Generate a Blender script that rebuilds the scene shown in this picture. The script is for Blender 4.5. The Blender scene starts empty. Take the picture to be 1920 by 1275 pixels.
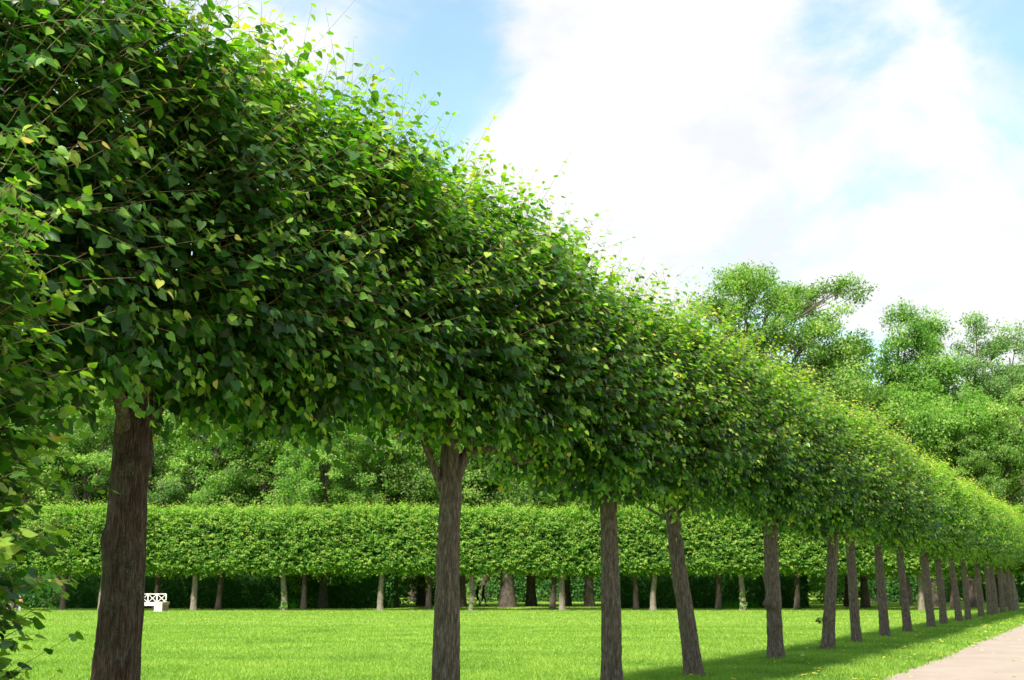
import bpy, math, random
import numpy as np
from mathutils import Vector, noise

random.seed(7)
R = math.radians
sc = bpy.context.scene
col = sc.collection

# ------------------------------------------------------------------ camera
F = 2200.0                       # focal length in photo pixels (1920 wide)
PITCH = math.atan(461.0 / F)
EYE = 1.6
cam_d = bpy.data.cameras.new('camera')
cam = bpy.data.objects.new('camera', cam_d); col.objects.link(cam)
cam.location = (0, 0, EYE)
cam.rotation_euler = (R(90) + PITCH, 0, 0)
cam_d.sensor_width = 36.0
cam_d.lens = F / 1920.0 * 36.0
cam_d.clip_end = 3000
cam_d.dof.use_dof = True
cam_d.dof.focus_distance = 11.0
cam_d.dof.aperture_fstop = 5.0
sc.camera = cam

def ray(px, py):
    cx, cy = (px - 960) / F, (637.5 - py) / F
    c, s = math.cos(PITCH), math.sin(PITCH)
    return Vector((cx, c - cy * s, s + cy * c)).normalized()
def ground(px, py):
    d = ray(px, py); t = -EYE / d.z
    return d.x * t, d.y * t
def at_depth(px, py, Y):
    d = ray(px, py); t = Y / d.y
    return d.x * t, Y, EYE + d.z * t
def X_at(px, Y):                 # x of a ground point seen at column px, at distance Y
    zc = Y * math.cos(PITCH) - EYE * math.sin(PITCH)
    return (px - 960) / F * zc

# ------------------------------------------------------------------ helpers
def tag(o, label=None, cat=None, group=None, kind=None):
    if label: o['label'] = label
    if cat: o['category'] = cat
    if group: o['group'] = group
    if kind: o['kind'] = kind
    return o
def empty(name, loc=(0, 0, 0), rz=0.0, scale=1.0):
    o = bpy.data.objects.new(name, None); col.objects.link(o)
    o.empty_display_size = 0.3
    o.location = loc; o.rotation_euler = (0, 0, rz); o.scale = (scale,) * 3
    return o
def link_mesh(name, me, parent=None):
    o = bpy.data.objects.new(name, me); col.objects.link(o)
    if parent: o.parent = parent
    return o
def copy_tree(o, parent=None):
    c = o.copy(); col.objects.link(c)
    if parent: c.parent = parent
    for ch in list(o.children): copy_tree(ch, c)
    return c

class MB:
    """collects vertices and faces, then makes one mesh"""
    def __init__(s): s.v = []; s.f = []; s.m = []; s.attr = []; s.n = 0
    def add(s, v, f, mat=0, tint=0.5):
        v = np.asarray(v, dtype=np.float32).reshape(-1, 3)
        f = np.asarray(f, dtype=np.int32)
        s.v.append(v); s.f.append(f + s.n); s.m.append(np.full(len(f), mat, np.int32))
        t = np.asarray(tint, dtype=np.float32)
        s.attr.append(np.full(len(v), t, np.float32) if t.ndim == 0 else t)
        s.n += len(v)
    def box(s, c, d, mat=0, rz=0, rx=0):
        x, y, z = [k / 2 for k in d]
        v = np.array([[-x,-y,-z],[x,-y,-z],[x,y,-z],[-x,y,-z],[-x,-y,z],[x,-y,z],[x,y,z],[-x,y,z]])
        if rx:
            ca, sa = math.cos(rx), math.sin(rx)
            v = v @ np.array([[1,0,0],[0,ca,sa],[0,-sa,ca]])
        if rz:
            ca, sa = math.cos(rz), math.sin(rz)
            v = v @ np.array([[ca,sa,0],[-sa,ca,0],[0,0,1]])
        s.add(v + np.array(c), [[3,2,1,0],[4,5,6,7],[0,1,5,4],[1,2,6,5],[2,3,7,6],[3,0,4,7]], mat)
    def beam(s, a, b, w, h, mat=0):
        a, b = np.array(a, float), np.array(b, float)
        d = (b - a) / np.linalg.norm(b - a)
        up = np.array([0,0,1.]) if abs(d[2]) < .9 else np.array([0,1.,0])
        u = np.cross(d, up); u /= np.linalg.norm(u); q = np.cross(u, d)
        v = []
        for p in (a, b):
            for i, j in ((-1,-1),(1,-1),(1,1),(-1,1)): v.append(p + u*i*w/2 + q*j*h/2)
        s.add(v, [[0,1,2,3],[7,6,5,4],[0,4,5,1],[1,5,6,2],[2,6,7,3],[3,7,4,0]], mat)
    def tube(s, pts, rads, n=8, mat=0, tint=0.5):
        pts = np.asarray(pts, float); k = len(pts)
        tang = np.gradient(pts, axis=0); tang /= np.linalg.norm(tang, axis=1)[:, None]
        ref = np.array([1., .13, .07]) if abs(tang[:, 0]).max() < .9 else np.array([.1, 1., .2])
        u = np.cross(tang, ref); u /= np.linalg.norm(u, axis=1)[:, None]
        w = np.cross(tang, u)
        a = np.arange(n) / n * 2 * math.pi
        v = pts[:, None] + np.asarray(rads, float)[:, None, None] * (np.cos(a)[None, :, None]*u[:, None] + np.sin(a)[None, :, None]*w[:, None])
        v = v.reshape(-1, 3); f = []
        for i in range(k - 1):
            for j in range(n):
                j2 = (j + 1) % n
                f.append([i*n + j, i*n + j2, (i+1)*n + j2, (i+1)*n + j])
        s.add(v, f, mat, tint)
    def mesh(s, name, mats, smooth=True):
        me = bpy.data.meshes.new(name)
        v = np.concatenate(s.v); me.vertices.add(len(v)); me.vertices.foreach_set('co', v.ravel())
        loops = np.concatenate([f.ravel() for f in s.f])
        sizes = np.concatenate([np.full(len(f), f.shape[1], np.int32) for f in s.f])
        starts = np.concatenate([[0], np.cumsum(sizes)[:-1]]).astype(np.int32)
        me.loops.add(len(loops)); me.loops.foreach_set('vertex_index', loops)
        me.polygons.add(len(sizes)); me.polygons.foreach_set('loop_start', starts)
        me.polygons.foreach_set('material_index', np.concatenate(s.m))
        me.polygons.foreach_set('use_smooth', np.full(len(sizes), smooth, bool))
        a = me.attributes.new('tint', 'FLOAT', 'POINT'); a.data.foreach_set('value', np.concatenate(s.attr))
        for m in (mats if isinstance(mats, (list, tuple)) else [mats]): me.materials.append(m)
        me.update(calc_edges=True); me.validate()
        return me
    def obj(s, name, mats, parent=None, smooth=True):
        return link_mesh(name, s.mesh(name, mats, smooth), parent)

def unit(a): return a / np.maximum(np.linalg.norm(a, axis=-1, keepdims=True), 1e-9)

# ------------------------------------------------------------------ materials
def new_mat(name):
    m = bpy.data.materials.new(name); m.use_nodes = True
    nt = m.node_tree; nt.nodes.clear()
    out = nt.nodes.new('ShaderNodeOutputMaterial')
    def N(t, **kw):
        n = nt.nodes.new('ShaderNode' + t)
        for k, v in kw.items():
            if k in n.inputs: n.inputs[k].default_value = v
            else: setattr(n, k, v)
        return n
    L = nt.links.new
    return m, out, N, L
def ramp(N, stops):
    r = N('ValToRGB'); e = r.color_ramp.elements
    while len(e) < len(stops): e.new(0.5)
    for i, (p, c) in enumerate(stops):
        e[i].position = p; e[i].color = (*c, 1)
    return r

def leaf_mat(name, stops, trans=0.35, tcol=(0.55, 1.0, 0.25), rough=0.42, spec=0.5, tgain=1.3):
    m, out, N, L = new_mat(name)
    at = N('Attribute', attribute_name='tint')
    rp = ramp(N, stops); L(at.outputs['Fac'], rp.inputs['Fac'])
    p = N('BsdfPrincipled', Roughness=rough); p.inputs['Specular IOR Level'].default_value = spec
    L(rp.outputs['Color'], p.inputs['Base Color'])
    mul = N('MixRGB', blend_type='MULTIPLY'); mul.inputs['Fac'].default_value = 1
    L(rp.outputs['Color'], mul.inputs['Color1']); mul.inputs['Color2'].default_value = (tcol[0]*tgain*2, tcol[1]*tgain*2, tcol[2]*tgain*2, 1)
    t = N('BsdfTranslucent'); L(mul.outputs['Color'], t.inputs['Color'])
    mx = N('MixShader'); mx.inputs['Fac'].default_value = trans
    L(p.outputs[0], mx.inputs[1]); L(t.outputs[0], mx.inputs[2]); L(mx.outputs[0], out.inputs['Surface'])
    return m

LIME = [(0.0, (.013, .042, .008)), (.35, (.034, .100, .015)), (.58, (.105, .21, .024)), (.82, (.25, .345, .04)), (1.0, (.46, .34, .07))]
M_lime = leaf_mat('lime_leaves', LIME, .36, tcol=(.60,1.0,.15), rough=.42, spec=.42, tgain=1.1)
M_hedge = leaf_mat('far_lime_leaves', [(0, (.016, .06, .008)), (.4, (.065, .155, .016)), (.75, (.19, .30, .04)), (1, (.30, .32, .06))], .36, rough=.6, spec=.2)
M_dark = leaf_mat('dark_hedge_shaded_shrub_leaves', [(0, (.012, .05, .010)), (.6, (.032, .105, .016)), (1, (.075, .17, .028))], .22, rough=.65, spec=.15)
M_wood1 = leaf_mat('woodland_leaves', [(0, (.048, .095, .02)), (.5, (.155, .23, .052)), (1, (.30, .35, .09))], .4, rough=.65, spec=.15)
M_wood2 = leaf_mat('pale_woodland_leaves', [(0, (.065, .115, .042)), (.5, (.16, .23, .08)), (1, (.27, .33, .13))], .4, rough=.65, spec=.15)
M_wood3 = leaf_mat('fresh_woodland_leaves', [(0, (.042, .10, .02)), (.5, (.14, .235, .045)), (1, (.27, .345, .08))], .4, rough=.65, spec=.15)

def bark_mat(name, dark, mid, light, lichen=(.16, .18, .12), lich=0.5, sc_=1.0):
    m, out, N, L = new_mat(name)
    tc = N('TexCoord')
    mp = N('Mapping'); mp.inputs['Scale'].default_value = (34*sc_, 34*sc_, 7.0*sc_); L(tc.outputs['Object'], mp.inputs['Vector'])
    n1 = N('TexNoise', Scale=1.0, Detail=8.0, Roughness=.65); L(mp.outputs[0], n1.inputs['Vector'])
    mp2 = N('Mapping'); mp2.inputs['Scale'].default_value = (60*sc_, 60*sc_, 7*sc_); L(tc.outputs['Object'], mp2.inputs['Vector'])
    v1 = N('TexVoronoi', Scale=1.0, feature='DISTANCE_TO_EDGE'); L(mp2.outputs[0], v1.inputs['Vector'])
    r1 = ramp(N, [(.33, dark), (.5, mid), (.66, light)]); L(n1.outputs['Fac'], r1.inputs['Fac'])
    vr = N('MapRange'); vr.inputs['From Max'].default_value = .18; vr.inputs['To Min'].default_value = .35; L(v1.outputs['Distance'], vr.inputs['Value'])
    mu = N('MixRGB', blend_type='MULTIPLY'); mu.inputs['Fac'].default_value = .5
    L(r1.outputs['Color'], mu.inputs['Color1']); L(vr.outputs[0], mu.inputs['Color2'])
    n2 = N('TexNoise', Scale=3.2, Detail=6.0, Roughness=.7); L(tc.outputs['Object'], n2.inputs['Vector'])
    r2 = ramp(N, [(.5, (0, 0, 0)), (.66, (lich, lich, lich))]); L(n2.outputs['Fac'], r2.inputs['Fac'])
    n3 = N('TexNoise', Scale=60.0, Detail=3.0); L(tc.outputs['Object'], n3.inputs['Vector'])
    r3 = ramp(N, [(.42, (0, 0, 0)), (.6, (1, 1, 1))]); L(n3.outputs['Fac'], r3.inputs['Fac'])
    mm = N('MixRGB', blend_type='MULTIPLY'); mm.inputs['Fac'].default_value = 1
    L(r2.outputs['Color'], mm.inputs['Color1']); L(r3.outputs['Color'], mm.inputs['Color2'])
    mi = N('MixRGB'); L(mm.outputs['Color'], mi.inputs['Fac']); L(mu.outputs['Color'], mi.inputs['Color1']); mi.inputs['Color2'].default_value = (*lichen, 1)
    p = N('BsdfPrincipled', Roughness=.9); p.inputs['Specular IOR Level'].default_value = .2
    L(mi.outputs['Color'], p.inputs['Base Color'])
    ad = N('Math', operation='MULTIPLY'); L(n1.outputs['Fac'], ad.inputs[0]); L(vr.outputs[0], ad.inputs[1])
    b = N('Bump', Strength=1.0, Distance=.035); L(ad.outputs[0], b.inputs['Height']); L(b.outputs[0], p.inputs['Normal'])
    L(p.outputs[0], out.inputs['Surface'])
    return m
M_bark = bark_mat('lime_bark', (.07, .050, .038), (.165, .122, .096), (.30, .24, .20))
M_bark_red = bark_mat('reddish_lime_bark', (.030, .018, .013), (.085, .052, .038), (.16, .11, .085), lich=.6)
M_bark_pale = bark_mat('pale_lime_bark', (.10, .08, .06), (.22, .18, .14), (.34, .29, .23), sc_=.6)
M_bark_wood = bark_mat('woodland_bark', (.03, .023, .018), (.085, .065, .052), (.16, .125, .10), sc_=.4)

def plain(name, c, rough=.6, var=.15, scale=20, metal=0):
    m, out, N, L = new_mat(name)
    tc = N('TexCoord'); n = N('TexNoise', Scale=float(scale), Detail=4.0); L(tc.outputs['Object'], n.inputs['Vector'])
    r = ramp(N, [(.3, tuple(k*(1-var) for k in c)), (.7, tuple(min(1, k*(1+var)) for k in c))]); L(n.outputs['Fac'], r.inputs['Fac'])
    p = N('BsdfPrincipled', Roughness=rough, Metallic=float(metal)); L(r.outputs['Color'], p.inputs['Base Color']); L(p.outputs[0], out.inputs['Surface'])
    return m
M_twig = plain('twig_bark', (.17, .11, .05), .6)
M_white = plain('white_paint', (.66, .63, .58), .6, .10, 6)
M_stone = plain('pale_stone', (.62, .54, .49), .85, .12, 9)
M_plinth_shade = plain('plinth_shade_brown', (.20, .13, .10), .9, .2, 12)
M_pinkstone = plain('pinkish_stone', (.52, .36, .32), .85, .15, 9)
M_iron = plain('dark_iron', (.03, .035, .035), .5, .2, 30)

def ground_mat():
    m, out, N, L = new_mat('lawn_ground')
    tc = N('TexCoord')
    n1 = N('TexNoise', Scale=.35, Detail=5.0, Roughness=.6); L(tc.outputs['Object'], n1.inputs['Vector'])
    n2 = N('TexNoise', Scale=9.0, Detail=8.0, Roughness=.7); L(tc.outputs['Object'], n2.inputs['Vector'])
    r1 = ramp(N, [(.35, (.155, .25, .032)), (.65, (.21, .30, .045))]); L(n1.outputs['Fac'], r1.inputs['Fac'])
    r2 = ramp(N, [(.35, (.6, .63, .6)), (.65, (1.1, 1.05, 1.0))]); L(n2.outputs['Fac'], r2.inputs['Fac'])
    mu = N('MixRGB', blend_type='MULTIPLY'); mu.inputs['Fac'].default_value = .8
    L(r1.outputs['Color'], mu.inputs['Color1']); L(r2.outputs['Color'], mu.inputs['Color2'])
    p = N('BsdfPrincipled', Roughness=.9); p.inputs['Specular IOR Level'].default_value = .1
    L(mu.outputs['Color'], p.inputs['Base Color'])
    b = N('Bump', Strength=.8, Distance=.05); L(n2.outputs['Fac'], b.inputs['Height']); L(b.outputs[0], p.inputs['Normal'])
    L(p.outputs[0], out.inputs['Surface'])
    return m
M_ground = ground_mat()
M_grass = leaf_mat('grass_blades', [(0, (.06, .14, .014)), (.5, (.185, .285, .036)), (.9, (.28, .37, .06)), (1, (.36, .36, .11))], .35, tcol=(.6, 1, .3), rough=.5, spec=.25, tgain=1.0)

def path_mat():
    m, out, N, L = new_mat('gravel_path')
    tc = N('TexCoord')
    n1 = N('TexNoise', Scale=.9, Detail=6.0, Roughness=.6); L(tc.outputs['Object'], n1.inputs['Vector'])
    n2 = N('TexNoise', Scale=45.0, Detail=6.0, Roughness=.75); L(tc.outputs['Object'], n2.inputs['Vector'])
    v = N('TexVoronoi', Scale=70.0); L(tc.outputs['Object'], v.inputs['Vector'])
    r1 = ramp(N, [(.3, (.275, .218, .178)), (.7, (.335, .275, .23))]); L(n1.outputs['Fac'], r1.inputs['Fac'])
    r2 = ramp(N, [(.3, (.5, .48, .46)), (.7, (1.2, 1.2, 1.2))]); L(n2.outputs['Fac'], r2.inputs['Fac'])
    mu = N('MixRGB', blend_type='MULTIPLY'); mu.inputs['Fac'].default_value = .8
    L(r1.outputs['Color'], mu.inputs['Color1']); L(r2.outputs['Color'], mu.inputs['Color2'])
    p = N('BsdfPrincipled', Roughness=.95); L(mu.outputs['Color'], p.inputs['Base Color'])
    b = N('Bump', Strength=.5, Distance=.02); L(v.outputs['Distance'], b.inputs['Height']); L(b.outputs[0], p.inputs['Normal'])
    L(p.outputs[0], out.inputs['Surface'])
    return m
M_path = path_mat()

# ------------------------------------------------------------------ leaf geometry
LEAF = np.array([[0,0,0],[0,.30,-.01],[0,.66,-.05],[0,1.10,-.18],
                 [-.21,-.15,.03],[-.45,.07,.09],[-.46,.40,.08],[-.23,.77,.0],
                 [.21,-.15,.03],[.45,.07,.09],[.46,.40,.08],[.23,.77,.0]])
LEAF_F = np.array([[0,1,5,4],[1,2,6,5],[2,3,7,6],[0,8,9,1],[1,9,10,2],[2,10,11,3]])
LEAF_S = np.array([[0,-.08,0],[-.45,.28,.08],[0,1.0,-.10],[.45,.28,.08]])
LEAF_SF = np.array([[0,3,2,1]])
def add_leaves(mb, P, D, Nn, S, T, mat=0, simple=False, rng=None):
    D = unit(D); Nn = unit(Nn - (Nn * D).sum(1, keepdims=True) * D); U = np.cross(D, Nn)
    tpl, fc = (LEAF_S, LEAF_SF) if simple else (LEAF, LEAF_F)
    n, k = len(P), len(tpl)
    curl = (rng.uniform(-.5, 1.5, n) if rng is not None else np.ones(n))
    wid = (rng.uniform(.8, 1.08, n) if rng is not None else np.ones(n))
    S = np.asarray(S)
    V = P[:, None] + S[:, None, None] * (tpl[None, :, 0:1]*wid[:, None, None]*U[:, None] + tpl[None, :, 1:2]*D[:, None] + (tpl[None, :, 2:3]*curl[:, None, None])*Nn[:, None])
    f = (fc[None] + (np.arange(n) * k)[:, None, None]).reshape(-1, fc.shape[1])
    mb.add(V.reshape(-1, 3), f, mat, np.repeat(T, k))
def add_twigs(mb, pts, r0, r1, mat=1):
    """pts: (n,k,3) polylines -> three-sided prisms"""
    n, k, _ = pts.shape
    tang = unit(np.gradient(pts, axis=1))
    u = unit(np.cross(tang, np.array([.31, .17, .93]))); w = np.cross(tang, u)
    rad = np.linspace(r0, r1, k)[None, :, None, None]
    a = np.arange(3) / 3 * 2 * math.pi
    V = pts[:, :, None] + rad * (np.cos(a)[None, None, :, None]*u[:, :, None] + np.sin(a)[None, None, :, None]*w[:, :, None])
    base = (np.arange(n) * k * 3)[:, None, None, None]
    i = np.arange(k - 1)[None, :, None]; j = np.arange(3)[None, None, :]; j2 = (j + 1) % 3
    f = np.stack(np.broadcast_arrays(i*3 + j, i*3 + j2, (i+1)*3 + j2, (i+1)*3 + j), -1) + base
    mb.add(V.reshape(-1, 3), f.reshape(-1, 4), mat, .3)

def shoots(mb, rng, base, nrm, n_leaf, length, leaf, up=.45, along=(.2, .4), jit=.35, tint=(.3, .16), orange=.35, simple=False, twig=True, droop=.5, tw=.004, face=(.65,.65,.32), tadd=None):
    n = len(base)
    d = unit(nrm + np.array([0,0,1.])*np.asarray(up).reshape(-1,1) + np.array([1.,0,0])*rng.normal(along[0], along[1], (n,1)) + rng.normal(0, jit, (n,3)))
    Ls = length
    bend = rng.normal(0, .2, (n,3)); bend[:,2] += rng.normal(.02, .12, n)
    def pt(s): return base[:,None] + d[:,None]*(s*Ls[:,None])[...,None] + bend[:,None]*((s**2)*Ls[:,None])[...,None]
    if twig: add_twigs(mb, pt(np.broadcast_to(np.linspace(0,1,5)[None], (n,5))), tw, tw*.3)
    s = np.clip(np.linspace(.12, 1, n_leaf)[None] + rng.normal(0, .03, (n, n_leaf)), .05, 1.02)
    P = pt(s).reshape(-1,3)
    sd = unit(np.cross(d, np.array([0,0,1.]) + .01))
    alt = np.where(np.arange(n_leaf) % 2 == 0, 1., -1.)
    D = d[:,None]*.5 + sd[:,None]*alt[None,:,None]*.65 + np.array([0,0,-1.])*droop
    D = D.reshape(-1,3) + rng.normal(0,.2,(n*n_leaf,3))
    Nn = np.repeat(nrm, n_leaf, 0)*face[0] + np.array([0,0,face[1]]) + rng.normal(0,face[2],(n*n_leaf,3))
    sz = leaf*(1.05 - .5*s**2.5).ravel()*rng.uniform(.72,1.2,n*n_leaf)
    P = P + unit(D)*(.35*sz)[:,None]
    shoot_t = rng.normal(tint[0], tint[1], (n,1))
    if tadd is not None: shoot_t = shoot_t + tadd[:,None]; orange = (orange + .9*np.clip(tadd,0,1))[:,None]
    tip = np.where(rng.random((n,1)) < orange, .60, .38)
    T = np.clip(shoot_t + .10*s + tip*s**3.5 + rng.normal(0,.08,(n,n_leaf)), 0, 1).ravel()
    T = np.where(np.repeat(tip.ravel() > .5, n_leaf), T, np.minimum(T, .84))
    add_leaves(mb, P, D, Nn, sz, T, 0, simple, rng)

def clipped_crown(name, seed, L=2.55, W=1.5, z0=2.85, z1=6.0, n=1500, nl=9, leaf=.095, front=1.0, back=1.0, n_in=4000, simple=False, mat=None, length=(.35,.8), tint=(.28,.19), orange=.2, exp_=.6, twig=True, topup=.9, face=(.65,.65,.32), lump=.14, leaders=0, scal=.28, in_leaf=.15):
    rng = np.random.default_rng(seed); mb = MB()
    zc, hz = (z0+z1)/2, (z1-z0)/2
    ph = np.linspace(0, 2*math.pi, 721)
    cy = W*np.sign(np.cos(ph))*np.abs(np.cos(ph))**exp_; cz = hz*np.sign(np.sin(ph))*np.abs(np.sin(ph))**exp_
    seg = np.hypot(np.diff(cy), np.diff(cz)); mid = (np.arange(720)+.5)
    w = seg*np.where(np.cos(ph[:-1]) < 0, front, back)       # local -y faces the camera
    idx = rng.choice(720, n, p=w/w.sum())
    y = (cy[idx]+cy[idx+1])/2; z = (cz[idx]+cz[idx+1])/2
    ty = cy[idx+1]-cy[idx]; tz = cz[idx+1]-cz[idx]
    nrm = unit(np.stack([np.zeros(n), tz, -ty], 1)); nrm = unit(nrm + unit(np.stack([np.zeros(n), y/W, z/hz],1))*.6)
    x = rng.uniform(-L, L, n)
    fr = rng.uniform(0, 6.28, 6)
    off = lump*(np.sin(x*2.1+fr[0])*np.sin(z*2.4+fr[1]) + .7*np.sin(x*4.3+fr[2]+z*2)+.5*np.sin(z*5+y*4+fr[3]))
    surf = np.stack([x, y, z+zc], 1) + nrm*off[:,None]
    surf[:,2] += np.where(z < 0, scal, -.45*scal)*(np.abs(x)/L)**2*np.clip(np.abs(z)/hz*1.4-.2,0,1)
    base = surf - nrm*rng.uniform(.2,.65,n)[:,None]
    isbot = nrm[:,2] < -.45; istop = nrm[:,2] > .5
    ln = rng.uniform(length[0], length[1], n); ln = np.where(istop, ln*1.15, ln); ln = np.where(isbot, ln*.8, ln)
    up = np.where(isbot, .25, np.where(istop, topup, .42))
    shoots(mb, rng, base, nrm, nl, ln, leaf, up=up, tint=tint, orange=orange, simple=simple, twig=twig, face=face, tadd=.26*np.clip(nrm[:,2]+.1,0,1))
    if leaders:                                  # long young shoots standing out of the clipped face
        pk = rng.choice(np.where((nrm[:,2] > -.3) & (y < .6))[0], leaders)
        shoots(mb, rng, surf[pk]-nrm[pk]*.25, nrm[pk], 11, rng.uniform(.6,1.15,leaders), leaf*.92, up=np.full(leaders,.55), along=(.45,.4), jit=.28, tint=(.42,.10), orange=.14, simple=simple, twig=True, droop=.6, tw=.0035, face=(.5,.7,.35))
    if n_in:  # inner leaves get the darkest tint, painting the shade inside the crown
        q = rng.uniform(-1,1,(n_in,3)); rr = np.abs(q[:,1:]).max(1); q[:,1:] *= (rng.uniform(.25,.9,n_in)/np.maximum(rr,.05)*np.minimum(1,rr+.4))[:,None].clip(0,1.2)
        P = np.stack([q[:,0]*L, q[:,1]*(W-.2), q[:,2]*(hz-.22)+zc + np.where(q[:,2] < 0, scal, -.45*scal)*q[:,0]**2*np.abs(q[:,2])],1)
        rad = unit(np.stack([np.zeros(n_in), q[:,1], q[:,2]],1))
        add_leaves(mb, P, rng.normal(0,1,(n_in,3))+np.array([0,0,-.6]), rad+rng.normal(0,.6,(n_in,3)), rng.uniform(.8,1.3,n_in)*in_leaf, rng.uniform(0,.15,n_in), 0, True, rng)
    return mb.mesh(name, [mat or M_lime, M_twig])

def trunk_mesh(name, seed, path, radii, nseg=40, nring=90, bumps=(), ridge=.012, mats=None, freq=22):
    """path/radii: control points (z, x, y) and (z, r); bumps: (z, angle, amount, sigma)"""
    zs = np.linspace(path[0][0], path[-1][0], nring)
    pz = [p[0] for p in path]
    def sm(vals):
        v = np.interp(zs, pz, vals); k = max(1, nring//14)
        vp = np.pad(v, k, mode='reflect', reflect_type='odd'); return np.convolve(vp, np.ones(2*k+1)/(2*k+1), 'valid')
    cx, cy = sm([p[1] for p in path]), sm([p[2] for p in path])
    rr = np.interp(zs, [r[0] for r in radii], [r[1] for r in radii])
    a = np.arange(nseg)/nseg*2*math.pi
    V = np.zeros((nring, nseg, 3))
    for i in range(nring):
        for j in range(nseg):
            r = rr[i]; ca, sa = math.cos(a[j]), math.sin(a[j])
            n1 = noise.noise(Vector((ca*1.3+seed*3.1, sa*1.3, zs[i]*.9)))
            n2 = noise.noise(Vector((ca*r*freq+seed, sa*r*freq, zs[i]*3.0)))
            n3 = noise.noise(Vector((ca*r*freq*2.3+seed, sa*r*freq*2.3, zs[i]*9.0)))
            r = r*(1+.055*n1) + ridge*(1-2*abs(n2)) + ridge*.5*n3
            for bz, ba, am, sg in bumps:
                da = (a[j]-ba+math.pi)%(2*math.pi)-math.pi
                r += am*math.exp(-((zs[i]-bz)/sg)**2 - (da*rr[i]/sg)**2)*(1+.5*noise.noise(Vector((ca*6, sa*6, zs[i]*14+seed))))
            V[i,j] = (cx[i]+ca*r, cy[i]+sa*r, zs[i])
    f = [[i*nseg+j, i*nseg+(j+1)%nseg, (i+1)*nseg+(j+1)%nseg, (i+1)*nseg+j] for i in range(nring-1) for j in range(nseg)]
    mb = MB(); mb.add(V.reshape(-1,3), f)
    return mb.mesh(name, mats or M_bark)

def limb_pts(rng, p0, d, ln, k=7, wob=.06):
    p = [np.array(p0, float)]; d = np.array(d, float)
    for _ in range(k-1):
        d = unit(d + rng.normal(0, wob, 3) + np.array([0,0,.03])); p.append(p[-1]+d*ln/(k-1))
    return p

# ------------------------------------------------------------------ the near clipped lime row
VPX, VPY, SLOPE = 2125.0, 1098.0, .21
ROW_AZ = math.atan((VPX-960)/math.hypot(F, 461))
RDIR = Vector((math.sin(ROW_AZ), math.cos(ROW_AZ), 0))
ROW_RZ = math.pi/2 - ROW_AZ                      # local +x runs along the row away from the camera, local -y faces the path
def row_pos(px): return ground(px, VPY + SLOPE*(VPX-px))

T1 = Vector((*row_pos(212), 0)); 
def row_cam_lean(dx):                           # a lean towards screen-right in metres, in the local frame of the row
    return dx*math.cos(ROW_RZ), -dx*math.sin(ROW_RZ)

# (px at base, label, trunk radius low, radius at crown, lean dx at crown, bumps)
PI = math.pi
G_row = 'clipped limes lining the path in the near row'
ROW = [
 (200,  'nearest clipped lime with thick dark reddish trunk at the left of the photo', .185, .135, -.05, [(1.97, 3.3, .035, .08), (1.86, 3.5, .02, .1), (2.62, .0, .03, .12), (1.15, 3.0, .015, .05)]),
 (835,  'second lime of the near row, its trunk forking into side limbs under the crown', .155, .115, .02, [(1.9, 2.2, .025, .12), (2.65, 0, .02, .2)]),
 (1147, 'lime with straight grey brown trunk between the forked lime and the leaning lime', .150, .120, 0, [(1.7, 1, .015, .1)]),
 (1303, 'slender lime whose trunk leans left, base on darker grass near photo centre right', .150, .115, -.33, [(1.6, 2.4, .03, .1), (2.35, .3, .03, .15)]),
 (1455, 'lime with two knobbly burls low on its trunk', .165, .150, 0, [(1.22, -2.5, .12, .11), (1.18, -1.6, .08, .12), (.80, -1.5, .08, .11), (1.75, -2.9, .05, .15), (.62, -2.3, .06, .1)]),
 (1552, 'lime leaning right with a small leafy tuft, just right of the burled lime', .160, .135, .30, [(.75, -2.6, .04, .1), (.06, -2.8, .07, .08)]),
 (1607, 'slim straight lime next to the one leaning right', .140, .125, -.03, []),
 (1660, 'lime standing between the slim straight lime and the one with a bark scar', .155, .125, -.05, []),
 (1703, 'lime with a dark hollow bark scar near its foot', .150, .120, -.12, [(.72, -1.6, -.035, .09), (.55, -1.3, .03, .1)]),
 (1747, 'stout lime just beyond the lime with the bark scar', .165, .150, -.10, [(2.6, 2.6, .03, .15)]),
 (1770, 'second lime beyond the one with the bark scar', .150, .135, -.06, []),
 (1799, 'third lime beyond the one with the bark scar, leaning slightly left', .155, .135, -.18, []),
 (1816, 'fourth lime beyond the one with the bark scar', .140, .12, -.05, []),
 (1840, 'fifth lime beyond the one with the bark scar', .150, .13, -.02, []),
 (1857, 'lime at left of the close pair of trunks far down the near row', .150, .13, 0, []),
 (1867, 'lime at right of the close pair of trunks far down the near row', .140, .12, -.02, []),
 (1881, 'lime just past the close pair of trunks far down the near row', .150, .13, 0, []),
 (1896, 'last but one lime visible in the near row before it leaves the photo', .140, .12, 0, []),
 (1908, 'thin lime at far right end of the near row by the photo edge', .120, .10, -.2, []),
]
hero = [clipped_crown('crown', 101+i, n=2600, nl=10, leaders=100, front=2.0, back=.6, n_in=5200, leaf=.108, tint=(.17,.15), orange=.12, length=(.4,.9), W=1.22, z0=(3.1,3.42)[i], lump=.15, z1=5.9) for i in range(2)]
mid_c = [clipped_crown('crown', 201+i, n=2250, nl=9, leaders=80, front=1.7, back=.7, n_in=4600, leaf=.108, tint=(.20,.16), orange=.10, W=1.22, z0=3.1, lump=.13, z1=5.9, length=(.35,.85)) for i in range(3)]
far_c = [clipped_crown('crown', 301+i, n=1700, nl=8, leaf=.125, tint=(.36,.17), orange=.05, twig=False, lump=.12, front=1.6, back=.7, n_in=2500, simple=True, in_leaf=.2, W=1.25, z0=2.95) for i in range(2)]

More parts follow.
